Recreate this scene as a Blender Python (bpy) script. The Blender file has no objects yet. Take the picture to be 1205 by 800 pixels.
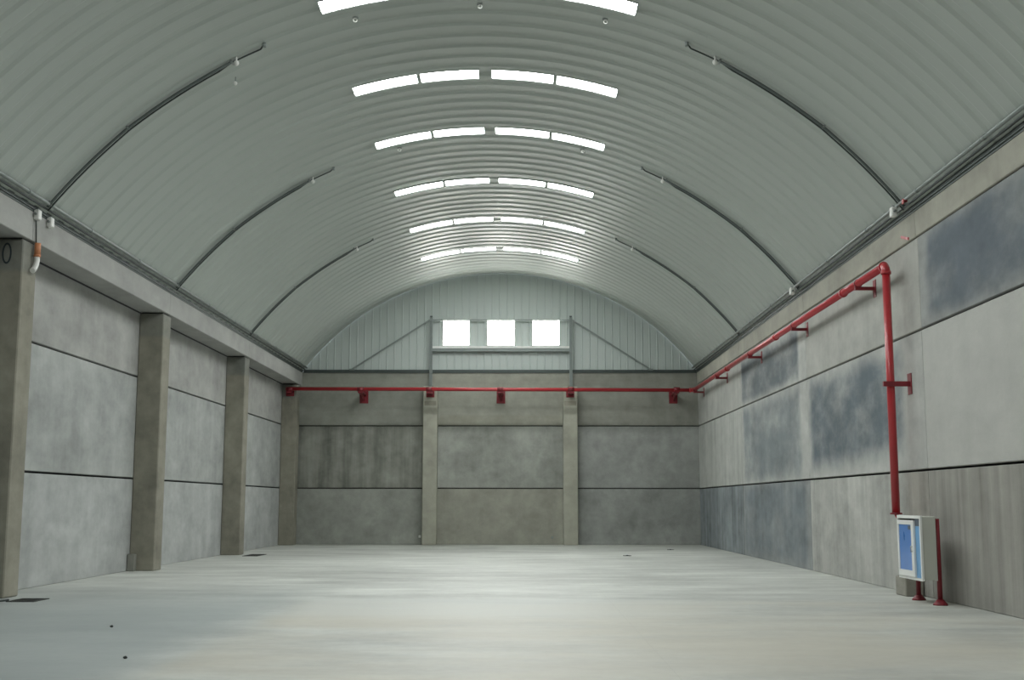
import bpy, math, random
from mathutils import Vector, Matrix, noise as mnoise
PI = math.pi
sc = bpy.context.scene
col = sc.collection
random.seed(4)

# ------------------------------------------------------------------ room dimensions (metres)
XR, XB, XP, XL = 7.032, -8.69, -8.718, -9.31       # right wall, left beam face, pillar face, left panels
YF, YB = -5.0, 47.1                                # front and back wall
ZS, Z1, Z2, ZBL, ZBR, ZA = 6.776, 2.18, 4.635, 6.22, 6.29, 10.75
XC = (XR + XB) / 2
HS = (XR - XB) / 2
RISE = ZA - ZS
RR = (HS * HS + RISE * RISE) / (2 * RISE)
ZC = ZA - RR
AMAX = math.degrees(math.asin(HS / RR))

def arch(deg, r=0.0):
    a = math.radians(deg)
    return XC + (RR + r) * math.sin(a), ZC + (RR + r) * math.cos(a)

# ------------------------------------------------------------------ mesh helper
class MB:
    def __init__(s): s.v = []; s.f = []; s.sm = []
    def add(s, verts, faces, smooth=False):
        o = len(s.v); s.v += [tuple(v) for v in verts]
        for f in faces: s.f.append([i + o for i in f]); s.sm.append(smooth)
        return s
    def box(s, x0, x1, y0, y1, z0, z1, c=0.0):
        if x0 > x1: x0, x1 = x1, x0
        if y0 > y1: y0, y1 = y1, y0
        if z0 > z1: z0, z1 = z1, z0
        if c <= 0:
            v = [(x, y, z) for z in (z0, z1) for y in (y0, y1) for x in (x0, x1)]
            f = [(0, 2, 3, 1), (4, 5, 7, 6), (0, 1, 5, 4), (2, 6, 7, 3), (0, 4, 6, 2), (1, 3, 7, 5)]
            return s.add(v, f)
        # chamfered box: 24 vertices
        lo = (x0, y0, z0); hi = (x1, y1, z1); v = []; idx = {}
        for sx in (0, 1):
            for sy in (0, 1):
                for sz in (0, 1):
                    for ax in (0, 1, 2):
                        p = []
                        for k, sg in enumerate((sx, sy, sz)):
                            b = hi[k] if sg else lo[k]
                            p.append(b if k == ax else b + (-c if sg else c))
                        idx[(sx, sy, sz, ax)] = len(v); v.append(tuple(p))
        f = []
        def outward(q, n):
            a, b, d = (Vector(v[q[0]]), Vector(v[q[1]]), Vector(v[q[2]]))
            return q if (b - a).cross(d - a).dot(n) > 0 else q[::-1]
        for ax in range(3):
            o1, o2 = [k for k in range(3) if k != ax]
            for sg in (0, 1):
                q = []
                for a, b in ((0, 0), (1, 0), (1, 1), (0, 1)):
                    t = [0, 0, 0]; t[ax] = sg; t[o1] = a; t[o2] = b
                    q.append(idx[(*t, ax)])
                n = Vector((0, 0, 0)); n[ax] = 1 if sg else -1
                f.append(outward(q, n))
            for a in (0, 1):
                for b in (0, 1):
                    t0 = [0, 0, 0]; t0[o1] = a; t0[o2] = b; t0[ax] = 0
                    t1 = list(t0); t1[ax] = 1
                    q = [idx[(*t0, o1)], idx[(*t1, o1)], idx[(*t1, o2)], idx[(*t0, o2)]]
                    n = Vector((0, 0, 0)); n[o1] = 1 if a else -1; n[o2] = 1 if b else -1
                    f.append(outward(q, n))
        for t in [(a, b, d) for a in (0, 1) for b in (0, 1) for d in (0, 1)]:
            n = Vector([1 if k else -1 for k in t])
            f.append(outward([idx[(*t, 0)], idx[(*t, 1)], idx[(*t, 2)]], n))
        return s.add(v, f)
    def tube(s, pts, r, n=16, cap=True, radii=None):
        pts = [Vector(p) for p in pts]; m = len(pts)
        t = [(pts[min(i + 1, m - 1)] - pts[max(i - 1, 0)]).normalized() for i in range(m)]
        u = Vector((0, 0, 1)) if abs(t[0].z) < .9 else Vector((1, 0, 0))
        a = (u - t[0] * u.dot(t[0])).normalized(); v = []
        for i in range(m):
            a = (a - t[i] * a.dot(t[i])).normalized(); b = t[i].cross(a)
            rr = radii[i] if radii else r
            for k in range(n):
                w = 2 * PI * k / n
                v.append(pts[i] + (a * math.cos(w) + b * math.sin(w)) * rr)
        f = [(i * n + k, i * n + (k + 1) % n, (i + 1) * n + (k + 1) % n, (i + 1) * n + k) for i in range(m - 1) for k in range(n)]
        s.add(v, f, True)
        if cap:
            o = len(s.v) - len(v)
            s.f.append([o + k for k in range(n)][::-1]); s.sm.append(False)
            s.f.append([o + (m - 1) * n + k for k in range(n)]); s.sm.append(False)
        return s
    def bar(s, p0, p1, w, h, up=(0, 0, 1)):
        """rectangular bar from p0 to p1, w across, h along 'up'"""
        p0, p1, up = Vector(p0), Vector(p1), Vector(up)
        t = (p1 - p0).normalized(); a = t.cross(up).normalized() * w / 2; b = a.cross(t).normalized() * h / 2
        v = [p + i * a + j * b for p in (p0, p1) for i, j in ((-1, -1), (1, -1), (1, 1), (-1, 1))]
        return s.add(v, [(3, 2, 1, 0), (4, 5, 6, 7), (0, 1, 5, 4), (1, 2, 6, 5), (2, 3, 7, 6), (3, 0, 4, 7)])
    def channel(s, p0, p1, w, d, t, out):
        """C-section steel: web w wide, flanges d deep towards 'out'"""
        p0, p1, out = Vector(p0), Vector(p1), Vector(out).normalized()
        ax = (p1 - p0).normalized(); side = ax.cross(out).normalized()
        def seg(c0, ww, hh):
            s.bar(p0 + c0, p1 + c0, ww, hh, out)
        seg(out * (t / 2), w, t)
        for k in (-1, 1):
            seg(side * k * (w / 2 - t / 2) + out * (d / 2), t, d)
            seg(side * k * (w / 2 - t * 2) + out * (d - t / 2), t * 4, t)
        return s
    def sphere(s, c, r, n=12, m=8, sz=1.0):
        v = []; f = []
        for j in range(m + 1):
            th = PI * j / m
            for i in range(n):
                ph = 2 * PI * i / n
                v.append((c[0] + r * math.sin(th) * math.cos(ph), c[1] + r * math.sin(th) * math.sin(ph), c[2] + r * sz * math.cos(th)))
        for j in range(m):
            for i in range(n):
                f.append((j * n + i, (j + 1) * n + i, (j + 1) * n + (i + 1) % n, j * n + (i + 1) % n))
        return s.add(v, f, True)
    def build(s, name, m, parent=None, loc=None):
        me = bpy.data.meshes.new(name); me.from_pydata(s.v, [], s.f)
        me.polygons.foreach_set('use_smooth', s.sm); me.validate(); me.update()
        me.materials.append(m)
        o = bpy.data.objects.new(name, me); col.objects.link(o)
        if parent is not None: o.parent = parent
        if loc is not None: o.location = loc
        return o

def thing(name, label, cat, loc=(0, 0, 0), group=None):
    o = bpy.data.objects.new(name, None); col.objects.link(o); o.location = loc
    o.empty_display_size = .2
    return tag(o, label, cat, group)
def tag(o, label, cat, group=None):
    o['label'] = label; o['category'] = cat
    if group: o['group'] = group
    return o
def struct(o, label=None):
    o['kind'] = 'structure'
    if label: o['label'] = label
    return o
def copy_thing(root, loc, label):
    r = root.copy(); col.objects.link(r); r.location = loc; r['label'] = label
    for ch in list(root.children):
        c = ch.copy(); col.objects.link(c); c.parent = r
        for g in list(ch.children):
            d = g.copy(); col.objects.link(d); d.parent = c
    return r

# ------------------------------------------------------------------ materials
class NT:
    def __init__(s, name):
        s.m = bpy.data.materials.new(name); s.m.use_nodes = True
        s.t = s.m.node_tree; s.n = s.t.nodes; s.n.clear()
        s.out = s.n.new('ShaderNodeOutputMaterial')
        s.b = s.n.new('ShaderNodeBsdfPrincipled'); s.t.links.new(s.b.outputs[0], s.out.inputs[0])
    def put(s, sock, val):
        if isinstance(val, bpy.types.NodeSocket): s.t.links.new(val, sock)
        else:
            if hasattr(sock, 'default_value') and hasattr(sock.default_value, '__len__') and not hasattr(val, '__len__'):
                val = [val] * len(sock.default_value)
            if hasattr(val, '__len__') and len(sock.default_value) == 4 and len(val) == 3: val = (*val, 1)
            sock.default_value = val
    def math(s, op, a, b=0.0, c=0.0, clamp=False):
        n = s.n.new('ShaderNodeMath'); n.operation = op; n.use_clamp = clamp
        s.put(n.inputs[0], a); s.put(n.inputs[1], b); s.put(n.inputs[2], c); return n.outputs[0]
    def vmath(s, op, a, b):
        n = s.n.new('ShaderNodeVectorMath'); n.operation = op
        s.put(n.inputs[0], a); s.put(n.inputs[1], b); return n.outputs[0]
    def pos(s):
        tc = s.n.new('ShaderNodeTexCoord'); oi = s.n.new('ShaderNodeObjectInfo')
        return s.vmath('ADD', tc.outputs['Object'], oi.outputs['Location'])
    def sep(s, v):
        n = s.n.new('ShaderNodeSeparateXYZ'); s.put(n.inputs[0], v); return n.outputs
    def noise(s, v, scale, detail=4, rough=.55, stretch=None, dist=0.0, off=(0, 0, 0)):
        if stretch: v = s.vmath('MULTIPLY', v, stretch)
        if off != (0, 0, 0): v = s.vmath('ADD', v, off)
        n = s.n.new('ShaderNodeTexNoise'); s.put(n.inputs['Vector'], v)
        n.inputs['Scale'].default_value = scale; n.inputs['Detail'].default_value = detail
        n.inputs['Roughness'].default_value = rough; n.inputs['Distortion'].default_value = dist
        return n.outputs['Fac']
    def ramp(s, v, a, b):                      # smoothstep between a and b
        n = s.n.new('ShaderNodeMapRange'); n.interpolation_type = 'SMOOTHSTEP'; n.clamp = True
        s.put(n.inputs[0], v); s.put(n.inputs[1], a); s.put(n.inputs[2], b); n.inputs[3].default_value = 0; n.inputs[4].default_value = 1
        return n.outputs[0]
    def mix(s, f, a, b, mode='MIX'):
        n = s.n.new('ShaderNodeMix'); n.data_type = 'RGBA'; n.blend_type = mode
        s.put(n.inputs[0], f); s.put(n.inputs[6], a); s.put(n.inputs[7], b); return n.outputs[2]
    def bump(s, h, strength, dist=.01):
        n = s.n.new('ShaderNodeBump'); n.inputs['Strength'].default_value = strength; n.inputs['Distance'].default_value = dist
        s.put(n.inputs['Height'], h); s.put(s.b.inputs['Normal'], n.outputs[0])
    def set(s, **k):
        for a, v in k.items(): s.put(s.b.inputs[a.replace('_', ' ')], v)
        return s

ALB = .80                                          # common reflectance factor of the cast concrete
def concrete(name, base, big=.25, fine=.22, streak=.0, streak_scale=2.2, stains=(), stain_col=(.10, .125, .145),
             seed=0, hor=0.0, rough=.85, tints=()):
    """cast concrete. stains: (axis, a0, a1, z0, z1, amount, softness); tints: same with own colour at the end"""
    k = NT(name); p = k.pos(); off = (seed * 3.7, seed * 1.9, seed * 5.3)
    nb = k.noise(p, .6, 4, .55, stretch=(1, .6, 1), off=off); nf = k.noise(p, 2.6, 7, .65, stretch=(1, .6, 1), off=off); ng = k.noise(p, 45, 3, .6)
    v = k.math('MULTIPLY_ADD', k.math('SUBTRACT', nb, .5), big * 3.2, 1.0)
    v = k.math('ADD', v, k.math('MULTIPLY', k.math('SUBTRACT', nf, .5), fine * 3.2))
    v = k.math('ADD', v, k.math('MULTIPLY', k.math('SUBTRACT', ng, .5), .08))
    nq = k.noise(p, 1.15, 5, .6, stretch=(1, .6, 1), off=(off[1] + 4, off[0], off[2]), dist=.4)
    v = k.math('ADD', v, k.math('MULTIPLY', k.math('SUBTRACT', nq, .5), big * 4.0))
    if streak:
        ns = k.noise(p, streak_scale, 5, .6, stretch=(1, 1, .07), off=off)
        v = k.math('ADD', v, k.math('MULTIPLY', k.math('SUBTRACT', ns, .5), streak * 2.8))
    if hor:
        nh = k.noise(p, 1.0, 4, .6, stretch=(.12, .12, 2.2), off=off)
        v = k.math('ADD', v, k.math('MULTIPLY', k.math('SUBTRACT', nh, .5), hor * 2))
    base = [q * ALB for q in base]
    c = k.mix(1.0, (*base, 1), v, 'MULTIPLY')
    x, y, z = k.sep(p)
    for st in list(stains) + list(tints):
        ax, a0, a1, z0, z1, amt, soft = st[:7]
        scol = st[7] if len(st) > 7 else stain_col
        q = (x, y)[ax]
        nd = k.math('MULTIPLY', k.math('SUBTRACT', k.noise(p, .9, 4, .6, off=off), .5), soft * 2.0)
        q2 = k.math('ADD', q, nd); zz = k.math('ADD', z, nd)
        m = k.math('MULTIPLY', k.ramp(q2, a0 - soft, a0 + soft), k.math('SUBTRACT', 1.0, k.ramp(q2, a1 - soft, a1 + soft)))
        m = k.math('MULTIPLY', m, k.ramp(zz, z0 - soft, z0 + soft))
        m = k.math('MULTIPLY', m, k.math('SUBTRACT', 1.0, k.ramp(zz, z1 - soft, z1 + soft)))
        pat = k.ramp(k.noise(p, 1.1, 6, .62, stretch=(.8, .38, .75), off=(off[0] + 9, off[1], off[2])), .30, .62)
        m = k.math('MULTIPLY', m, k.math('MULTIPLY_ADD', pat, .6, .4))
        m = k.math('MULTIPLY', m, amt, clamp=True)
        c = k.mix(m, c, k.mix(1.0, (*[q * ALB * 1.3 for q in scol], 1), v, 'MULTIPLY'))
    k.set(Base_Color=c, Roughness=rough)
    k.b.inputs['Specular IOR Level'].default_value = .3
    k.bump(k.math('ADD', nf, k.math('MULTIPLY', ng, .3)), .25, .02)
    return k.m

def plain(name, base, rough=.5, metal=0.0, var=.08, scale=6, coat=0.0, spec=.5):
    k = NT(name); p = k.pos(); n = k.noise(p, scale, 4)
    v = k.math('MULTIPLY_ADD', k.math('SUBTRACT', n, .5), var * 2, 1.0)
    k.set(Base_Color=k.mix(1.0, (*base, 1), v, 'MULTIPLY'), Metallic=metal)
    k.set(Roughness=k.math('MULTIPLY_ADD', k.math('SUBTRACT', n, .5), .15, rough))
    k.b.inputs['Coat Weight'].default_value = coat; k.b.inputs['Specular IOR Level'].default_value = spec
    return k.m

SKY_L = 34.0
def daylight_pane(name, c, strength):
    k = NT(name)
    k.set(Base_Color=(.8, .8, .8, 1), Roughness=.4, Emission_Color=(*c, 1), Emission_Strength=strength)
    return k.m

M = {}
M['roof'] = plain('painted_roof_sheet', (.40, .435, .405), .42, var=.03, scale=.5, spec=.4)
M['gable'] = plain('painted_gable_sheet', (.485, .535, .515), .5, var=.03, scale=1.2)
M['skylight'] = daylight_pane('translucent_daylight_panel', (.96, 1.0, .985), SKY_L)
M['frame_sheet'] = plain('skylight_frame_sheet', (.40, .43, .41), .5, var=.03)
M['window'] = daylight_pane('daylit_window_pane', (1.0, 1.0, .95), 24.0)
M['galv'] = plain('galvanised_steel', (.26, .285, .275), .42, .75, .15, 4)
M['dark_steel'] = plain('dark_grey_steel', (.07, .085, .08), .5, .5, .2, 5)
M['conduit'] = plain('weathered_conduit', (.11, .13, .125), .5, .3, .15, 5)
M['mid_steel'] = plain('grey_painted_steel', (.24, .27, .26), .5, .2, .15, 5)
M['cable'] = plain('black_cable_sheath', (.035, .045, .043), .5, 0, .1, 8)
M['red'] = plain('red_gloss_paint', (.42, .026, .034), .33, 0, .12, 5, coat=.3)
M['dark_red'] = plain('dark_red_primer', (.19, .012, .02), .5, 0, .2, 5)
M['white'] = plain('white_enamel', (.80, .81, .79), .35, 0, .03, 4)
M['case_grey'] = plain('pale_grey_enamel', (.50, .51, .46), .45, 0, .04, 4)
M['blue'] = plain('blue_protective_film', (.05, .20, .58), .3, 0, .10, 3, coat=.4)
M['blue_pale'] = plain('pale_blue_film', (.16, .36, .62), .35, 0, .3, 3)
M['interior_dark'] = plain('dark_interior', (.09, .11, .14), .6, 0, .2, 4)
M['plastic_white'] = plain('white_plastic', (.75, .75, .72), .35, 0, .03, 5)
M['plastic_orange'] = plain('orange_brown_plastic', (.50, .20, .09), .45, 0, .08, 5)
M['joint'] = plain('dark_joint_filler', (.035, .037, .033), .9, 0, .2, 5)
M['paint_black'] = plain('black_paint', (.025, .035, .04), .7, 0, .1, 5)
M['paint_patch'] = plain('faded_dark_paint', (.085, .10, .105), .8, 0, .3, 4)
M['grate'] = plain('dark_cast_iron', (.03, .032, .03), .6, .4, .3, 10)

C_MID = (.41, .42, .40)
# left wall panels
def left_mat(i, j):
    return concrete('cast_concrete_left', [(.51, .525, .515), (.46, .475, .46), (.44, .44, .42)][j], .16, .20, .14, 1.8, seed=10 + i * 3 + j)
M['pillar'] = concrete('pillar_concrete', (.315, .30, .245), .22, .22, .12, 2.5, seed=2, tints=[(1, -99, 99, 5.62, 9, .5, .06, (.17, .19, .19))])
M['back_pillar'] = concrete('back_pillar_concrete', (.46, .455, .38), .12, .16, .06, 2.5, seed=6)
M['beam'] = concrete('beam_concrete', (.44, .44, .42), .12, .14, 0, seed=3, hor=.05)
M['beam_r'] = concrete('right_beam_concrete', (.43, .42, .36), .15, .14, .10, 2.4, seed=7)
M['dark_wall'] = concrete('dark_wall_concrete', (.10, .10, .09), .1, .1, seed=9)
M['core'] = concrete('wall_core_concrete', (.05, .05, .045), .1, .1, seed=8)

# floor: power-floated slab
k = NT('floated_concrete_floor'); p = k.pos(); x, y, z = k.sep(p)
nb = k.noise(p, .16, 5, .6, stretch=(.7, 1.3, 1)); nm = k.noise(p, .8, 6, .62, stretch=(.6, 1.5, 1)); nf = k.noise(p, 6, 6, .65)
warp = k.math('MULTIPLY', k.math('SUBTRACT', k.noise(p, .8, 3), .5), .5)
v = k.math('ADD', k.math('ADD', 1.0, k.math('MULTIPLY', k.math('SUBTRACT', nb, .5), 1.1)), k.math('MULTIPLY', k.math('SUBTRACT', nm, .5), 1.15))
v = k.math('ADD', v, k.math('MULTIPLY', k.math('SUBTRACT', nf, .5), .35))
xs = k.math('ADD', x, warp); ys = k.math('ADD', y, warp)
pour = k.math('MULTIPLY', k.ramp(xs, -3.75, -3.35), k.math('SUBTRACT', 1.0, k.ramp(ys, 19.6, 20.6)))
c = k.mix(1.0, (.475, .485, .455, 1), v, 'MULTIPLY')
warm = k.math('MULTIPLY', k.math('MULTIPLY', pour, k.ramp(nb, .36, .58)), .62)
c = k.mix(warm, c, (.455, .42, .345, 1))
band = k.math('MULTIPLY', k.math('MULTIPLY', k.ramp(xs, -3.8, -3.3), k.math('SUBTRACT', 1.0, k.ramp(xs, -.5, 5.0))), k.math('MULTIPLY', k.ramp(ys, 16.6, 18.0), k.math('SUBTRACT', 1.0, k.ramp(ys, 20.3, 20.7))))
c = k.mix(k.math('MULTIPLY', band, .6), c, (.52, .535, .51, 1))
cool = k.math('MULTIPLY', k.math('SUBTRACT', 1.0, k.ramp(xs, -4.4, -3.0)), k.math('SUBTRACT', 1.0, k.ramp(ys, 17, 26)))
c = k.mix(k.math('MULTIPLY', cool, .7), c, (.25, .285, .29, 1))
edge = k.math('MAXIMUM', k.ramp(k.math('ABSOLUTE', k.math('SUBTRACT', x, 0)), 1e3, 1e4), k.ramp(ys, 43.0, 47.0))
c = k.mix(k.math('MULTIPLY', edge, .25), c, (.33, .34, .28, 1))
# thin saw-cut joints every 8.5 m by 5.2 m
def saw(q, period, off):
    t = k.math('ABSOLUTE', k.math('SUBTRACT', k.math('FRACT', k.math('DIVIDE', k.math('ADD', q, off), period)), .5))
    return k.math('SUBTRACT', 1.0, k.ramp(t, .0, .012 / period))
j = k.math('MAXIMUM', saw(x, 5.25, 1.15), saw(y, 8.2, 3.6))
c = k.mix(k.math('MULTIPLY', j, .14), c, (.3, .3, .27, 1))
k.set(Base_Color=c, Roughness=k.math('MULTIPLY_ADD', nm, .25, .42)); k.b.inputs['Specular IOR Level'].default_value = .35
k.bump(nf, .12, .01)
M['floor'] = k.m

# ------------------------------------------------------------------ floor and walls
struct(MB().box(XL - .4, XR + .4, YF - .4, YB + .5, -.3, 0).build('floor', M['floor']), 'smooth pale grey concrete floor of the empty hall')

def wall_with_panels(name, label, core, panels):
    w = struct(core.build(name, M['core']), label)
    for (box, m) in panels:
        MB().box(*box, c=.012).build('wall_panel', m, w)
    return w
G = .02                                             # half joint
rows = [(0, Z1 - G), (Z1 + G, Z2 - G)]
# left wall: recessed panels between pillars
YL = [YF, 3.45, 12.1, 20.7, 29.05, 37.7, 46.4, YB]
pan = []
for i in range(len(YL) - 1):
    for j, (a, b) in enumerate([(0, Z1 - G), (Z1 + G, Z2 - G), (Z2 + G, 6.19)]):
        pan.append(((XL - .18, XL, YL[i] + .01, YL[i + 1] - .01, a, b), left_mat(i, j)))
wall_with_panels('wall_left', 'left wall of precast concrete panels between pillars', MB().box(XL - .38, XL - .19, YF, YB + .3, 0, ZS), pan)

# right wall: flush panels with form stains
YRW = [YF, 3.7, 12.2, 20.7, 29.15, 37.9, YB]
blue_st = (.105, .125, .145); warm_st = (.29, .275, .245); lt = (.53, .535, .51)
rm = {
 (5, 0): concrete('right_far_low', (.30, .325, .335), .22, .2, .55, 2.6, seed=31, stains=[(1, 38, 47, 0, 2.2, .35, .3)], stain_col=(.15, .18, .20)),
 (5, 1): concrete('right_far_mid', (.52, .53, .50), .1, .12, .30, 2.4, seed=32),
 (5, 2): concrete('right_far_top', (.49, .495, .465), .1, .12, .15, 2.4, seed=33),
 (4, 0): concrete('right_third_low', (.34, .355, .355), .2, .2, .18, 1.8, seed=34, stains=[(1, 29.6, 37.7, .1, 2.1, .75, .22)], stain_col=(.14, .165, .185)),
 (4, 1): concrete('right_third_mid', lt, .15, .15, .12, 1.8, seed=35, stains=[(1, 30.0, 37.6, 2.3, 4.5, .85, .25)], stain_col=(.155, .18, .195)),
 (4, 2): concrete('right_third_top', lt, .15, .15, .10, 1.8, seed=36, stains=[(1, 30.0, 37.7, 4.75, 6.0, .95, .16)], stain_col=(.12, .14, .155)),
 (3, 0): concrete('right_second_low', (.50, .50, .47), .16, .2, .40, 1.7, seed=37, tints=[(1, 20.0, 21.9, -1, 3, .8, .35, warm_st)]),
 (3, 1): concrete('right_second_mid', lt, .12, .15, .12, 1.8, seed=38, stains=[(1, 21.9, 28.9, 2.5, 4.45, 1.0, .3)], stain_col=(.12, .145, .165)),
 (3, 2): concrete('right_second_top', (.49, .49, .455), .1, .15, .12, 1.8, seed=39),
 (2, 0): concrete('right_near_low', (.37, .36, .33), .1, .1, .42, 2.6, seed=40),
 (2, 1): concrete('right_near_mid', (.56, .56, .53), .06, .08, .06, 1.8, seed=41),
 (2, 2): concrete('right_near_top', (.36, .37, .36), .15, .2, .08, 1.8, seed=42, stains=[(1, 12.4, 20.3, 4.75, 6.25, 1.0, .22)], stain_col=(.115, .135, .155)),
}
pan = []
for i in range(len(YRW) - 1):
    for j, (a, b) in enumerate([(0, Z1 - G), (Z1 + G, Z2 - G), (Z2 + G, ZBR - .012)]):
        m = rm.get((i, j)) or rm[(max(i, 2), j)]
        pan.append(((XR, XR + .18, YRW[i] + .008, YRW[i + 1] - .008, a, b), m))
wall_with_panels('wall_right', 'right wall of flush precast concrete panels with bluish stains', MB().box(XR + .19, XR + .38, YF, YB + .3, 0, ZS), pan)

# back wall
XBK = [XL - .1, -3.55, 1.96, XR + .15]
bk = {
 (0, 0): concrete('back_left_low', (.37, .38, .345), .16, .2, .06, seed=51),
 (0, 1): concrete('back_left_mid', (.30, .305, .27), .22, .22, .65, 2.0, seed=52),
 (0, 2): concrete('back_left_top', (.33, .335, .295), .12, .16, .05, seed=53, hor=.22),
 (1, 0): concrete('back_centre_low', (.39, .385, .33), .16, .18, .05, seed=54),
 (1, 1): concrete('back_centre_mid', (.385, .395, .36), .2, .22, .14, seed=55),
 (1, 2): concrete('back_centre_top', (.40, .40, .345), .10, .16, .05, seed=56, hor=.18, tints=[(0, -3.5, 2, 4.6, 5.05, .5, .08, (.26, .25, .20))]),
 (2, 0): concrete('back_right_low', (.36, .37, .35), .2, .2, .05, seed=57),
 (2, 1): concrete('back_right_mid', (.39, .40, .38), .16, .2, .05, seed=58),
 (2, 2): concrete('back_right_top', (.34, .34, .30), .12, .16, .08, seed=59, hor=.2),
}
pan = []
for i in range(3):
    for j, (a, b) in enumerate([(0, Z1 - G), (Z1 + G, Z2 - G), (Z2 + G, ZS)]):
        pan.append(((XBK[i] + .01, XBK[i + 1] - .01, YB, YB + .18, a, b), bk[(i, j)]))
wall_with_panels('wall_back', 'far end wall of three rows of grey concrete panels', MB().box(XL - .3, XR + .38, YB + .19, YB + .38, 0, ZS), pan)
# front wall, behind the camera
struct(MB().box(XL - .3, XR + .38, YF - .25, YF, 0, 11.2).build('wall_front', M['dark_wall']))

# ------------------------------------------------------------------ arched roof with real openings for the skylights
PIECES = [(-16.35, -8.25), (-7.75, -.45), (1.25, 9.0), (9.5, 17.2)]
ROWY = [20.2, 24.58, 28.5, 33.1, 37.75, 42.3]
HIDDEN = [15.9, 11.6, 7.3]  # unseen skylight rows, added to light the floor
HWY = .25
holes = [(a, b, y - HWY, y + HWY) for y in ROWY + HIDDEN for a, b in PIECES]
AEND = AMAX + 1.2
angs = set([-AEND, AEND])
for i in range(-36, 37): angs.add(i * 1.5)
for a, b in PIECES: angs.update((a, b))
angs = sorted(a for a in angs if abs(a) <= AEND + 1e-6)
pitch = .55
ys = {}
yy = YF
while yy < YB + .2:
    for d, r in ((0, 0), (.27, 0), (.34, .032), (.48, .032)): ys[round(yy + d, 4)] = r
    yy += pitch
ylist = sorted(ys)
def prof(y):
    import bisect
    i = bisect.bisect_right(ylist, y) - 1
    i = max(0, min(i, len(ylist) - 2)); a, b = ylist[i], ylist[i + 1]
    return ys[a] + (ys[b] - ys[a]) * (y - a) / (b - a)
extra = {}
for y in ROWY + HIDDEN:
    for e in (y - HWY, y + HWY): extra[round(e, 4)] = prof(e)
allY = sorted(set(ylist) | set(extra)); allY = [y for y in allY if y <= YB + .12]
rad = [prof(y) for y in allY]
# local skylight zone is flattened to the inner radius so that frames sit flush
mb = MB(); nA = len(angs); verts = []
for y, r in zip(allY, rad):
    for a in angs:
        X, Z = arch(a, r); verts.append((X, y, Z))
faces = []
for i in range(len(allY) - 1):
    ym = (allY[i] + allY[i + 1]) / 2
    for q in range(nA - 1):
        am = (angs[q] + angs[q + 1]) / 2
        if any(a < am < b and y0 < ym < y1 for a, b, y0, y1 in holes): continue
        faces.append((i * nA + q, i * nA + q + 1, (i + 1) * nA + q + 1, (i + 1) * nA + q))
mb.add(verts, faces, False)
ceil = mb.build('ceiling', M['roof'])
struct(ceil, 'arched ribbed sheet metal roof painted pale grey green')
sol = ceil.modifiers.new('thickness', 'SOLIDIFY'); sol.thickness = .012; sol.offset = -1 if False else 1

def arc_patch(m_, a0, a1, y0, y1, r0, r1, n=10, corner=0.0):
    """curved slab between angles and y, from radius r0 to r1"""
    v = []; f = []
    for i in range(n + 1):
        a = a0 + (a1 - a0) * i / n
        for y, r in ((y0, r0), (y1, r0), (y1, r1), (y0, r1)):
            X, Z = arch(a, r); v.append((X, y, Z))
    for i in range(n):
        b = i * 4
        for q in range(4):
            f.append((b + q, b + (q + 1) % 4, b + 4 + (q + 1) % 4, b + 4 + q))
    f.append((3, 2, 1, 0)); f.append((n * 4, n * 4 + 1, n * 4 + 2, n * 4 + 3))
    return m_.add(v, f)
POSW = ['far left', 'inner left', 'inner right', 'far right']
ROWW = ['nearest row, at the top edge of the photo', 'second row from the top of the photo', 'third row from the top of the photo',
        'fourth row from the top of the photo', 'fifth row from the top of the photo', 'lowest, most distant row']
first = {}
for ri, y in enumerate(ROWY + HIDDEN):
    for pi_, (a0, a1) in enumerate(PIECES):
        if ri < len(ROWY): lab = 'bright skylight, %s panel of the %s' % (POSW[pi_], ROWW[ri])
        else: lab = 'unseen skylight added to light the floor, beyond the top edge of the photo'
        if ri == 0 and pi_ in (1, 2): lab = 'bright skylight, %s panel of the nearest row, beyond the top edge' % POSW[pi_]
        if pi_ in first:
            copy_thing(first[pi_], (0, y - ROWY[0], 0), lab)
            continue
        t = thing('skylight', lab, 'skylight', (0, 0, 0), 'skylight panels along the roof crown')
        first[pi_] = t
        arc_patch(MB(), a0, a1, y - HWY, y + HWY, .012, .03).build('translucent_panel', M['skylight'], t)
        fr = MB(); w = .018; wa = math.degrees(w / RR)
        arc_patch(fr, a0 - wa, a1 + wa, y - HWY - w, y - HWY, -.012, .085)
        arc_patch(fr, a0 - wa, a1 + wa, y + HWY, y + HWY + w, -.012, .085)
        arc_patch(fr, a0 - wa, a0, y - HWY, y + HWY, -.012, .085, 1)
        arc_patch(fr, a1, a1 + wa, y - HWY, y + HWY, -.012, .085, 1)
        fr.build('frame', M['frame_sheet'], t)

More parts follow.
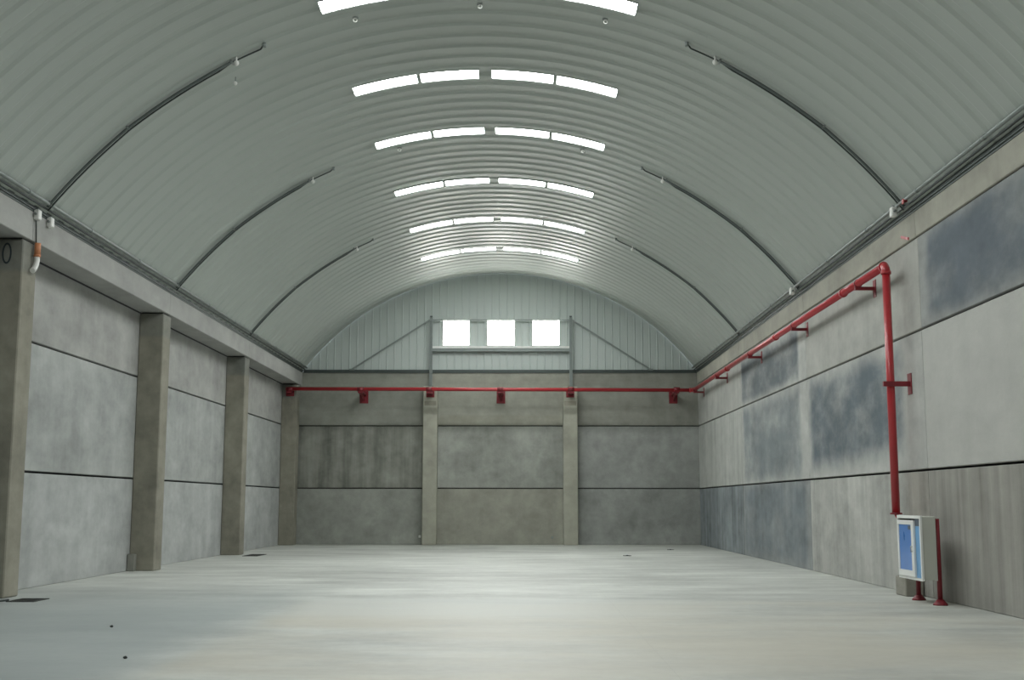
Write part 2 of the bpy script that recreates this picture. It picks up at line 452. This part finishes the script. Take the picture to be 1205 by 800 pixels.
# ------------------------------------------------------------------ gable: ribbed sheet with three window openings
WIN = [(-3.13, -2.03), (-1.35, -.22), (.46, 1.57)]
WZ0, WZ1 = 7.84, 8.88
xsp = {}
xx = XC - HS - .2
while xx < XR + .3:
    for d, r in ((0, 0), (.22, 0), (.235, .02), (.265, .02), (.28, 0)): xsp[round(xx + d, 4)] = r
    xx += .30
for a, b in WIN:
    for e in (a, b): xsp[round(e, 4)] = 0
gx = sorted(x_ for x_ in xsp if XB + .02 < x_ < XR - .02)
gx = [XB] + gx + [XR]; xsp[XB] = 0; xsp[XR] = 0
def topz(X):
    s_ = (X - XC) / (RR + .045); return ZC + (RR + .045) * math.sqrt(max(0, 1 - s_ * s_))
mb = MB(); YG = YB + .10
for i in range(len(gx) - 1):
    a, b = gx[i], gx[i + 1]; am = (a + b) / 2
    hole = any(w0 < am < w1 for w0, w1 in WIN)
    zt = (topz(a), topz(b)); zb = 6.70
    segs = [((zb, zb), (WZ0, WZ0)), ((WZ1, WZ1), zt)] if hole else [((zb, zb), zt)]
    for lo, hi in segs:
        ya, yb = YG - xsp[a], YG - xsp[b]
        mb.add([(a, ya, lo[0]), (b, yb, lo[1]), (b, yb, hi[1]), (a, ya, hi[0])], [(0, 1, 2, 3)])
g = mb.build('wall_back_gable', M['gable']); struct(g, 'pale ribbed sheet metal gable above the far concrete wall')
sol = g.modifiers.new('thickness', 'SOLIDIFY'); sol.thickness = .03; sol.offset = -1
WL = ['left of the three bright square windows in the gable', 'middle of the three bright square windows in the gable', 'right of the three bright square windows in the gable']
for i, (a, b) in enumerate(WIN):
    w = MB(); t_ = .03; y0, y1 = YG - .05, YG + .22
    w.box(a - .0, a + t_, y0, y1, WZ0, WZ1); w.box(b - t_, b, y0, y1, WZ0, WZ1)
    w.box(a + t_, b - t_, y0, y1, WZ1 - t_, WZ1); w.box(a + t_, b - t_, y0, y1, WZ0, WZ0 + t_)
    o = struct(w.build('window_%d' % (i + 1), M['white']), WL[i])
    MB().box(a + t_, b - t_, YG + .10, YG + .115, WZ0 + t_, WZ1 - t_).build('window_pane', M['window'], o)

# dark flashing along the foot of the gable
w = MB(); w.box(XB + .05, XR - .02, YB - .03, YB + .08, ZS + .002, ZS + .05); w.box(XB + .05, XR - .02, YB - .035, YB - .02, ZS - .04, ZS + .05)
w.box(XB + .05, XR - .02, YB - .005, YB + .05, ZS + .05, ZS + .09)
struct(w.build('trim_1', M['dark_steel']), 'dark steel angle between far concrete wall and gable sheet')

# steel framing carrying the windows: each member is a thing bolted in its place
fr = thing('window_support_frame', 'grey steel frame of posts, rails and diagonal braces around the three gable windows', 'steel frame', (-.78, YB - .05, 6.16))
def in_frame(mb_, name, m): return mb_.build(name, m, fr, loc=(.78, -(YB - .05), -6.16))
YS = YB - .12
for X in (-3.57, 2.00):
    w = MB(); w.channel((X, YS + .07, 6.20), (X, YS + .07, 8.97), .12, .10, .012, (0, -1, 0))
    in_frame(w, 'post', M['mid_steel'])
    w = MB(); w.box(X - .11, X + .11, YS - .06, YS + .09, 6.17, 6.20); w.box(X - .05, X + .05, YS - .02, YS + .05, 8.95, 9.02)
    in_frame(w, 'end_plate', M['dark_steel'])
w = MB(); w.channel((-3.5, YS + .07, WZ1 - .02), (1.93, YS + .07, WZ1 - .02), .07, .05, .01, (0, -1, 0))
# the top rail is interrupted by the panes: it runs only between them
mb_ = MB()
for a, b in ((-3.51, WIN[0][0]), (WIN[0][1], WIN[1][0]), (WIN[1][1], WIN[2][0]), (WIN[2][1], 1.94)):
    mb_.box(a, b, YS, YS + .08, WZ1 - .06, WZ1 + .0)
in_frame(mb_, 'top_rail', M['mid_steel'])
mb_ = MB(); mb_.box(-3.51, 1.94, YS + .0, YS + .14, 7.70, 7.712); mb_.box(-3.51, 1.94, YS + .0, YS + .012, 7.60, 7.70); mb_.box(-3.51, 1.94, YS + .0, YS + .1, 7.588, 7.60)
in_frame(mb_, 'bottom_rail', M['mid_steel'])
mb_ = MB(); mb_.box(-3.51, 1.94, YS - .02, YS + .16, 7.715, 7.80)
in_frame(mb_, 'window_ledge', M['white'])
for x0, x1 in ((-3.64, -6.72), (2.07, 5.16)):
    mb_ = MB(); mb_.bar((x0, YS + .05, 8.86), (x1, YS + .05, 6.88), .05, .07, (0, 1, 0)); mb_.box(x1 - .1, x1 + .1, YS + .02, YS + .10, 6.84, 6.90)
    in_frame(mb_, 'diagonal_brace', M['galv'])

# ------------------------------------------------------------------ beams
def beam(name, label, x0, x1, z0, m, cuts):
    t = thing(name, label, 'beam', (0, 0, 0))
    for a, b in zip(cuts[:-1], cuts[1:]):
        MB().box(x0, x1, a + .006, b - .006, z0, ZS, c=.012).build('beam_segment', m, t)
    return t
beam('concrete_beam', 'long concrete beam on top of the left pillars', XL + .0, XB, ZBL, M['beam'], [YF, 3.7, 12.3, 20.68, 29.05, 37.7, YB - .01])
beam('concrete_beam', 'flush concrete edge beam along the top of the right wall', XR - .03, XR + .3, ZBR, M['beam_r'], [YF, 3.7, 12.2, 20.7, 29.15, 37.9, YB - .01])

# ------------------------------------------------------------------ pillars
def make_pillar(y0, y1, label):
    t = thing('concrete_pillar', label, 'pillar', ((XL + XP) / 2, y0, 0), 'pillars along the left wall')
    ox, oy = (XL + XP) / 2, y0
    MB().box(XL - ox + .003, XP - ox, 0, y1 - y0, 0, ZBL - .035, c=.02).build('shaft', M['pillar'], t)
    MB().box(XL - ox + .04, XP - ox - .05, .04, y1 - y0 - .04, ZBL - .034, ZBL - .002).build('bearing_pad', M['joint'], t)
    return t
pl1 = make_pillar(20.38, 20.98, 'nearest left concrete pillar, at the left edge of the photo, with a black 0 on it')
for y, lab in ((28.67, 'second left concrete pillar, counted from the camera, with a small block at its foot'),
               (37.35, 'third left concrete pillar, counted from the camera, beside the far floor grate'),
               (46.16, 'corner concrete pillar where the left wall meets the far wall, under the red pipe end')):
    copy_thing(pl1, ((XL + XP) / 2, y, 0), lab)
# painted 0 on the nearest pillar
w = MB(); n = 32; ro = (.085, .19); ri = (.055, .155); v = []; f = []
for i in range(n):
    a = 2 * PI * i / n
    for rx, rz in (ro, ri):
        for yv in (-.006, -.0032): v.append((rx * math.cos(a), yv, rz * math.sin(a)))
for i in range(n):
    b, c_ = i * 4, ((i + 1) % n) * 4
    f += [(b, b + 2, c_ + 2, c_), (b, c_, c_ + 1, b + 1), (b + 2, b + 3, c_ + 3, c_ + 2)]
w.add(v, f); w.build('painted_number', M['paint_black'], pl1, loc=(.014, 0, 5.93))

def back_pillar(x0, x1, label):
    ox = (x0 + x1) / 2; y0 = 46.62
    t = thing('concrete_pillar', label, 'pillar', (ox, y0, 0), 'pillars against the far wall')
    MB().box(x0 - ox, x1 - ox, 0, YB - y0 - .002, 0, 6.16, c=.02).build('shaft', M['back_pillar'], t)
    MB().box(x0 - ox + .05, x1 - ox - .05, -.002, .04, 5.40, 5.58).build('patch', M['pillar'], t)
    return t
back_pillar(-3.83, -3.27, 'concrete pillar on the far wall below the left window post')
back_pillar(1.67, 2.23, 'concrete pillar on the far wall below the right window post')

# ------------------------------------------------------------------ eave pipes and rails
def eave(side):
    s = 1 if side == 'left' else -1; xb = XB if side == 'left' else XR - .03
    w = MB(); w.box(xb - .06 * s, xb + .035 * s, YF, YB - .05, ZS + .001, ZS + .03); w.box(xb - .0 * s + .0, xb + .012 * s, YF, YB - .05, ZS - .035, ZS + .03)
    w.box(xb - .05 * s, xb + .042 * s, YF, YB - .05, ZS + .03, ZS + .072)
    struct(w.build('trim_%d' % (2 if side == 'left' else 3), M['dark_steel']), 'dark steel eave angle on top of the %s concrete beam' % side)
    t = thing('service_pipe', 'galvanised pipe running along the %s edge of the roof above the beam' % side, 'pipe', (xb + .05 * s, 20, ZS + .16))
    o = (-(xb + .05 * s), -20, -(ZS + .16)); xp = xb + .18 * s; zp = ZS + .165
    MB().tube([(xp, YF + .1, zp), (xp, YB - .1, zp)], .034, 12).build('tube', M['galv'], t, loc=o)
    MB().tube([(xp - .065 * s, YF + .1, zp - .075), (xp - .065 * s, YB - .1, zp - .075)], .02, 8).build('cable', M['cable'], t, loc=o)
    yy = 17.0
    while yy < 46:
        MB().tube([(xp, yy - .05, zp), (xp, yy + .05, zp)], .042, 12).build('coupling', M['galv'], t, loc=o)
        yy += 3.0
eave('left'); eave('right')

# ------------------------------------------------------------------ conduits following the roof arch
BAY = [20.88, 29.0, 37.1]
BW = ['nearest', 'middle', 'farthest']
def chord(a0, a1, r, n, y, bulge=0.0):
    p0, p1 = arch(a0, r), arch(a1, r); out = []
    for i in range(n + 1):
        t_ = i / n; ax, az = arch(a0 + (a1 - a0) * t_, r)
        cx_, cz_ = p0[0] + (p1[0] - p0[0]) * t_, p0[1] + (p1[1] - p0[1]) * t_
        m_ = .82
        out.append((ax * m_ + cx_ * (1 - m_), y, az * m_ + cz_ * (1 - m_)))
    return out
for sgn, side in ((-1, 'left'), (1, 'right')):
    base = None
    for bi, y in enumerate(BAY):
        lab = 'dark conduit curving up the %s side of the roof, %s of three' % (side, BW[bi])
        if base:
            copy_thing(base, (0, y, 0), lab); continue
        t = thing('roof_conduit', lab, 'conduit', (0, y, 0), 'conduits curving up the roof sides'); base = t
        r = -.055
        pts = chord(sgn * 52.6, sgn * 40.6, r, 8, 0)[:-1] + chord(sgn * 40.6, sgn * 27.5, r, 8, 0)
        MB().tube(pts, .026, 10).build('tube', M['conduit'], t)
        pts = chord(sgn * 52.9, sgn * 40.6, r - .02, 8, .07)[:-1] + chord(sgn * 40.6, sgn * 27.5, r - .015, 8, .07)[:-1] + chord(sgn * 27.5, sgn * 24.0, -.04, 4, .05) + [(*arch(sgn * 23.5, -.03)[:1], -.05, arch(sgn * 23.5, -.03)[1])]
        MB().tube(pts, .016, 8).build('cable', M['cable'], t)
        for a in (52.0, 40.6, 27.4):
            X, Z = arch(sgn * a, -.045); c_ = MB()
            c_.tube([(X, -.05, Z), (X, .12, Z)], .024, 10); X2, Z2_ = arch(sgn * a, .005)
            c_.bar((X, .02, Z), (X2, .02, Z2_), .03, .05, (0, 1, 0)); c_.build('clip', M['galv'], t)
        X, Z = arch(sgn * 27.0, -.11); c_ = MB()
        c_.sphere((X, -.0, Z), .05, 10, 6); c_.tube([(X, 0, Z + .12), (X, 0, Z)], .015, 8); c_.build('lamp_holder', M['plastic_white'], t)
        X, Z = arch(sgn * 23.4, -.03); c_ = MB(); c_.tube([(X, -.05, Z + .03), (X, -.05, Z - .05)], .035, 8); c_.build('end_cap', M['mid_steel'], t)

# junction boxes where the conduits leave the eave pipe
def jbox(x, y, z, label, sgn):
    t = thing('junction_box', label, 'junction box', (x, y, z), 'junction boxes along the roof edges')
    MB().box(-.05, .05, -.07, .07, -.09, .09, c=.015).build('case', M['plastic_white'], t)
    MB().tube([(0, 0, .085), (0, 0, .115)], .025, 10).build('gland', M['galv'], t); MB().tube([(0, -.06, 0), (0, -.12, 0)], .022, 10).build('gland', M['galv'], t)
jbox(XB + .052, 20.72, 6.70, 'small white junction box on the left beam below the nearest roof conduit', -1)
jbox(XB + .052, 21.3, 6.70, 'small white junction box on the left beam just behind the first one', -1)
jbox(XR - .31, 21.0, 6.81, 'small white junction box at the right roof edge below the nearest conduit', 1)
jbox(XR - .31, 29.1, 6.81, 'small white junction box at the right roof edge below the middle conduit', 1)
t = thing('red_valve', 'small red valve above the right eave pipe beside the nearest conduit', 'valve', (XR - .27, 20.35, 6.84))
MB().tube([(-.06, 0, 0), (.0, 0, .01)], .025, 10).build('body', M['dark_red'], t)
MB().tube([(-.08, 0, 0), (-.062, 0, 0)], .05, 12).build('handwheel', M['red'], t)
tag(MB().bar((XR - .04, 21.45, 6.45), (XR - .04, 21.05, 6.33), .02, .05).build('red_rod', M['red']), 'short red rod sticking out of the right concrete beam', 'rod')

# eye hooks in the crown
HN = ['left', 'centre', 'right']
hb = None
for bi, y in enumerate([20.95, 29.1]):
    for hi, a in enumerate((-13.2, .45, 14.2)):
        if bi == 1 and hi == 1: continue
        X, Z = arch(a, 0)
        lab = 'tiny pale hook in the roof crown, %s one %s' % (HN[hi], 'just below the nearest skylight row' if bi == 0 else 'below the third skylight row')
        if hb: copy_thing(hb, (X, y, Z), lab); continue
        hb = thing('ceiling_hook', lab, 'hook', (X, y, Z), 'small hooks in the roof crown')
        MB().tube([(0, 0, .0), (0, 0, -.012)], .06, 14).build('plate', M['galv'], hb)
        r_ = [(.035 * math.cos(q * PI / 6), 0, -.055 + .035 * math.sin(q * PI / 6)) for q in range(13)]
        MB().tube(r_, .010, 8).build('ring', M['plastic_white'], hb)
X, Z = arch(-28.0, 0)
t = thing('pendant_hook', 'small white hook hanging from the roof beside the nearest left conduit', 'hook', (X, 21.66, Z))
MB().tube([(0, 0, .01), (0, 0, -.09)], .009, 8).build('rod', M['galv'], t)
MB().sphere((0, 0, -.12), .04, 10, 6).build('cap', M['plastic_white'], t)

# ------------------------------------------------------------------ fire main: one welded run of red pipe
PX, PZ, PYB, PYR, PR = 6.70, 5.93, 46.0, 21.5, .072
fp = thing('fire_pipe', 'red fire pipe along far and right walls with riser down to the white cabinet', 'pipe', (PX, PYR, 1.3))
off = (-PX, -PYR, -1.3)
def P(mb_, name, m='red', parent=None): return mb_.build(name, M[m], fp if parent is None else parent, loc=off if parent is None else None)
P(MB().tube([(-9.12, PYB, PZ + .07), (PX - .12, PYB, PZ + .02)], PR, 20), 'far_wall_run')
P(MB().tube([(PX, PYB - .12, PZ + .02), (PX, PYR + .12, PZ)], PR, 20), 'side_wall_run')
P(MB().tube([(PX, PYR, PZ - .12), (PX, PYR, 1.43)], PR, 20), 'riser')
def elbow(c, d0, d1, r=.12):
    c, d0, d1 = Vector(c), Vector(d0), Vector(d1); pts = []
    ctr = c + (d0 + d1) * r
    for i in range(9):
        a = PI / 2 * i / 8
        pts.append(ctr - d1 * r * math.cos(a) - d0 * r * math.sin(a))
    e = MB().tube(pts, PR + .006, 20)
    for q, d in ((pts[0], d0), (pts[-1], d1)):
        e.tube([q - d * .015, q + d * .045], PR + .022, 20)
    return e
P(elbow((PX, PYB, PZ + .02), (-1, 0, 0), (0, -1, 0)), 'elbow')
P(elbow((PX, PYR, PZ), (0, 1, 0), (0, 0, -1)), 'elbow')
P(MB().tube([(PX, PYR, 1.44), (PX, PYR, 1.41)], PR + .035, 20), 'end_flange', 'dark_red')
P(MB().tube([(PX, PYR, 1.42), (PX + .01, PYR - .04, 1.37), (PX + .01, PYR - .1, 1.35), (PX + .01, 20.52, 1.35)], .036, 12), 'cabinet_feed')
for y in (24.4, 31.0, 38.4): P(MB().tube([(PX, y - .06, PZ), (PX, y + .06, PZ)], PR + .018, 20), 'coupling')
def bracket(kind, a, z0=None):
    b = MB(); 
    if kind == 'side':                                   # arm to the right wall
        y = a; z = PZ - PR - .03
        b.box(PX - .07, XR - .012, y - .035, y + .035, z - .035, z + .03)
        b.tube([(PX, y - .03, PZ), (PX, y + .03, PZ)], PR + .012, 16)
        f_ = MB(); f_.box(XR - .016, XR, y - .09, y + .09, z - .18, z + .17, c=.004)
    elif kind == 'riser':
        z = a
        b.box(PX - .16, XR - .012, PYR - .12, PYR - .05, z - .045, z + .045)
        b.tube([(PX, PYR, z - .03), (PX, PYR, z + .03)], PR + .012, 16)
        f_ = MB(); f_.box(XR - .02, XR, PYR - .17, PYR + .03, z - .19, z + .19, c=.004)
    elif kind == 'far':                                  # drop plate to the far wall
        x_ = a; zt = PZ + .05
        b.box(x_ - .10, x_ + .10, PYB - .03, YB - .02, zt - PR - .07, zt - PR)
        b.tube([(x_ - .12, PYB, zt), (x_ + .12, PYB, zt)], PR + .014, 16)
        f_ = MB(); f_.box(x_ - .17, x_ + .17, YB - .02, YB, 5.52, 6.02, c=.004)
        f_.add([(x_ - .02, PYB, zt - .09), (x_ + .02, PYB, zt - .09), (x_ + .02, YB - .02, zt - .09), (x_ - .02, YB - .02, zt - .09),
                (x_ - .02, YB - .02, 5.60), (x_ + .02, YB - .02, 5.60)], [(0, 1, 2, 3), (0, 4, 5, 1), (0, 3, 4), (1, 5, 2), (3, 2, 5, 4)])
    else:                                                # short bracket on a pillar face
        x_, yf = a; zt = PZ + .05
        b.box(x_ - .10, x_ + .10, PYB - .03, yf - .012, zt - PR - .08, zt - PR + .0)
        b.tube([(x_ - .12, PYB, zt), (x_ + .12, PYB, zt)], PR + .014, 16)
        f_ = MB(); f_.box(x_ - .16, x_ + .16, yf - .014, yf, zt - .26, zt + .10, c=.004)
    o = P(b, 'bracket', 'dark_red'); P(f_, 'flange', 'dark_red', o)
for y in (23.3, 28.9, 34.5, 40.3, 45.5): bracket('side', y)
bracket('riser', 3.74)
for x_ in (-6.22, -.78, 6.05): bracket('far', x_)
bracket('pillar', (-3.55, 46.62)); bracket('pillar', (1.95, 46.62)); bracket('pillar', (-8.98, 46.16))
# ------------------------------------------------------------------ hose cabinet on a red stand
LX = 6.68
st = thing('cabinet_stand', 'dark red steel stand behind and below the white cabinet, on flared feet', 'stand', (LX, 19.9, 0))
o_ = (-LX, -19.9, 0)
for y in (19.37, 20.40):
    l = MB(); l.tube([(LX, y, .012), (LX, y, 1.29 if y > 20 else 1.36)], .04, 14); lo = l.build('leg', M['dark_red'], st, loc=o_)
    f_ = MB(); f_.tube([(LX, y, .0), (LX, y, .02), (LX, y, .09)], .1, 18, radii=[.115, .11, .052]); f_.build('foot', M['dark_red'], lo)
MB().bar((LX, 19.42, .47), (LX, 20.35, .47), .04, .04).bar((LX, 19.42, 1.27), (LX, 20.35, 1.27), .04, .04).build('crossbar', M['dark_red'], st, loc=o_)
cx0, cx1, cy0, cy1, cz0, cz1 = 6.40, 6.637, 19.31, 20.46, .385, 1.40
cb = thing('hose_cabinet', 'white fire hose cabinet with blue glazed door on red legs by the right wall', 'cabinet', ((cx0 + cx1) / 2, (cy0 + cy1) / 2, cz0))
o_ = (-(cx0 + cx1) / 2, -(cy0 + cy1) / 2, -cz0)
w = MB(); tk = .018
w.box(cx1 - tk, cx1, cy0, cy1, cz0, cz1); w.box(cx0 + .02, cx1 - tk, cy0, cy0 + tk, cz0 + .01, cz1 - .01); w.box(cx0 + .02, cx1 - tk, cy1 - tk, cy1, cz0 + .01, cz1 - .01)
w.box(cx0 + .02, cx1 - tk, cy0 + tk, cy1 - tk, cz0 + .01, cz0 + .01 + tk); w.box(cx0 + .02, cx1 - tk, cy0 + tk, cy1 - tk, cz1 - .01 - tk, cz1 - .01)
w.build('case', M['case_grey'], cb, loc=o_)
w = MB(); fx0, fx1 = cx0 - .012, cx0 + .02
w.box(fx0, fx1, cy0 - .015, cy0 + .035, cz0 - .01, cz1 + .01); w.box(fx0, fx1, cy1 - .035, cy1 + .015, cz0 - .01, cz1 + .01)
w.box(fx0, fx1, cy0 + .035, cy1 - .035, cz1 - .04, cz1 + .01); w.box(fx0, fx1, cy0 + .035, cy1 - .035, cz0 - .01, cz0 + .03)
w.build('front_frame', M['white'], cb, loc=o_)
# narrow near compartment and wide far door leaf
ym = 19.60
MB().box(cx0 + .004, cx0 + .012, cy0 + .036, ym - .002, cz0 + .032, cz1 - .16).build('side_pane', M['blue_pale'], cb, loc=o_)
MB().box(cx0 + .004, cx0 + .012, cy0 + .036, ym - .002, cz1 - .158, cz1 - .042).build('vent_panel', M['interior_dark'], cb, loc=o_)
d = MB(); dx0, dx1 = cx0 - .03, cx0 + .002
a, b = ym, cy1 - .04; c0, c1 = cz0 + .035, cz1 - .07
d.box(dx0, dx1, a, a + .12, c0, c1); d.box(dx0, dx1, b - .07, b, c0, c1); d.box(dx0, dx1, a + .12, b - .07, c1 - .07, c1); d.box(dx0, dx1, a + .12, b - .07, c0, c0 + .10)
door = d.build('door', M['white'], cb, loc=o_)
MB().box(cx0 - .018, cx0 - .008, a + .12, b - .07, c0 + .10, c1 - .07).build('glass_pane', M['blue'], door)
MB().box(cx0 - .024, cx0 - .019, a + .16, a + .28, c1 - .15, c1 - .09).build('sticker', M['interior_dark'], door)
MB().tube([(dx0 - .03, a + .06, c0 + .40), (dx0 - .03, a + .06, c0 + .50)], .008, 8).tube([(dx0 - .03, a + .06, c0 + .41), (dx0, a + .06, c0 + .41)], .006, 8).tube([(dx0 - .03, a + .06, c0 + .49), (dx0, a + .06, c0 + .49)], .006, 8).build('handle', M['galv'], door)
tag(MB().box(6.70, 7.02, 21.14, 21.7, 0, .33, c=.015).build('concrete_block', concrete('tan_block_concrete', (.40, .385, .335), seed=71)), 'tan concrete block on the floor behind the white cabinet, under the red riser', 'block')

# ------------------------------------------------------------------ small things
t = thing('drain_pipe', 'orange and white plastic pipe elbow under the beam on the nearest left pillar', 'pipe', (-8.64, 20.80, 5.95))
MB().tube([(0, 0, .25), (0, 0, .04)], .055, 14).tube([(0, 0, .04), (0, 0, .0)], .062, 14).build('socket', M['plastic_orange'], t)
pts = [(-.0, 0, .02), (0, 0, -.08), (-.0, -.03, -.16), (-.0, -.09, -.23), (-.0, -.17, -.28)]
MB().tube(pts, .048, 14).build('elbow', M['plastic_white'], t)
tag(MB().tube([(XB + .02, 20.74, 6.60), (XB + .018, 20.77, 6.5), (XB + .02, 20.8, 6.2)], .011, 8).build('drop_cable', M['cable']), 'thin dark cable running down the left beam to the orange pipe socket', 'cable')

def grate(x0, x1, y0, y1, label):
    t = thing('floor_grate', label, 'grate', ((x0 + x1) / 2, (y0 + y1) / 2, 0), 'grates in the floor by the left wall')
    a, b = (x1 - x0) / 2, (y1 - y0) / 2; w = MB(); q = .04
    w.box(-a, -a + q, -b, b, 0, .012); w.box(a - q, a, -b, b, 0, .012); w.box(-a + q, a - q, -b, -b + q, 0, .012); w.box(-a + q, a - q, b - q, b, 0, .012)
    w.build('frame', M['grate'], t)
    w = MB(); n_ = int((2 * b - 2 * q) / .05)
    for i in range(n_): yy_ = -b + q + .012 + i * .05; w.box(-a + q, a - q, yy_, yy_ + .028, .001, .010)
    w.box(-.012, .012, -b + q, b - q, .0005, .011); w.build('slats', M['grate'], t)
    MB().box(-a + q, a - q, -b + q, b - q, .0002, .0009).build('pit_shade_sheet', M['joint'], t)  # flat dark sheet on the floor, painting the shade below the slats
grate(-8.38, -7.92, 19.7, 20.35, 'dark square floor grate beside the nearest left pillar')
grate(-8.45, -7.98, 36.6, 37.9, 'dark floor grate on the floor before the third left pillar')
h = [(-8.95, 19.5, .024), (-8.80, 19.42, .022), (-8.62, 19.5, .018), (-8.50, 19.72, .018), (-8.42, 19.9, .018)]
tag(MB().tube(h, .018, 8).build('hose', M['cable']), 'short black hose lying between the nearest left pillar and its floor grate', 'hose')
tag(MB().box(XL + .01, XL + .18, 28.48, 28.66, 0, .40, c=.01).build('concrete_block', concrete('block_concrete', (.27, .27, .24), seed=72)), 'small upright concrete block at the foot of the second left pillar', 'block')
def cover(x, y, r_, label):
    t = thing('floor_cover', label, 'floor cover', (x, y, 0), 'small dark covers in the floor')
    MB().tube([(0, 0, 0), (0, 0, .012)], r_, 20).build('lid', M['grate'], t); MB().tube([(0, 0, .012), (0, 0, .03)], r_ * .25, 10).build('knob', M['galv'], t)
cover(3.28, 37.2, .13, 'small dark round floor cover, nearer of the two before the far wall')
cover(5.21, 42.0, .12, 'small dark round cover in the floor near the far right corner')
for x_, y_, s_, lab in ((-5.31, 15.77, .022, 'small dark pebble on the left of the floor, the farther of two'), (-4.10, 12.64, .022, 'small dark pebble on the left of the floor, the nearer of two')):
    w = MB().sphere((0, 0, s_ * .6), s_, 9, 6, .7); w.v = [(a + random.uniform(-.003, .003), b + random.uniform(-.003, .003), max(0, c + random.uniform(-.002, .002))) for a, b, c in w.v]
    tag(w.build('pebble', M['grate'], loc=(x_, y_, 0)), lab, 'pebble', 'pebbles on the floor')
# small white socket at the foot of the left far-wall pillar, dark socket further right
tag(MB().box(-3.99, -3.90, YB - .03, YB, .26, .36, c=.008).build('wall_socket', M['plastic_white']), 'tiny white socket low on the far wall beside the left far pillar', 'socket')
tag(MB().box(1.20, 1.28, YB - .03, YB, .24, .33, c=.008).build('wall_socket', M['mid_steel']), 'tiny dark socket low on the far wall left of the right far pillar', 'socket')

# ------------------------------------------------------------------ world and camera
w = bpy.data.worlds.new('sky'); sc.world = w; w.use_nodes = True
bg = w.node_tree.nodes['Background']; bg.inputs[0].default_value = (.85, .92, 1, 1); bg.inputs[1].default_value = 2.0

pitch_, yaw_, roll_ = (math.radians(q) for q in (7.813, -.419, .058))
sa, ca = math.sin(yaw_), math.cos(yaw_)
R_ = Vector((ca, -sa, 0)); F_ = Vector((sa, ca, 0)); Zv = Vector((0, 0, 1))
FW = F_ * math.cos(pitch_) + Zv * math.sin(pitch_); UP = -F_ * math.sin(pitch_) + Zv * math.cos(pitch_)
RC = R_ * math.cos(roll_) + UP * math.sin(roll_); UC = -R_ * math.sin(roll_) + UP * math.cos(roll_)
cam = bpy.data.cameras.new('camera'); co = bpy.data.objects.new('camera', cam); col.objects.link(co)
mt = Matrix((RC, UC, -FW)).transposed().to_4x4(); mt.translation = Vector((0, 0, 1.6)); co.matrix_world = mt
cam.sensor_width = 36; cam.sensor_fit = 'HORIZONTAL'; cam.lens = 1400 / 1205 * 36; cam.clip_end = 300
sc.camera = co
vs = sc.view_settings; vs.view_transform = 'Standard'; vs.look = 'None'; vs.gamma = 1; vs.use_curve_mapping = False; vs.exposure = 0.0
sc.cycles.use_denoising = True; sc.cycles.max_bounces = 12; sc.cycles.diffuse_bounces = 8
sc.cycles.sample_clamp_indirect = 6
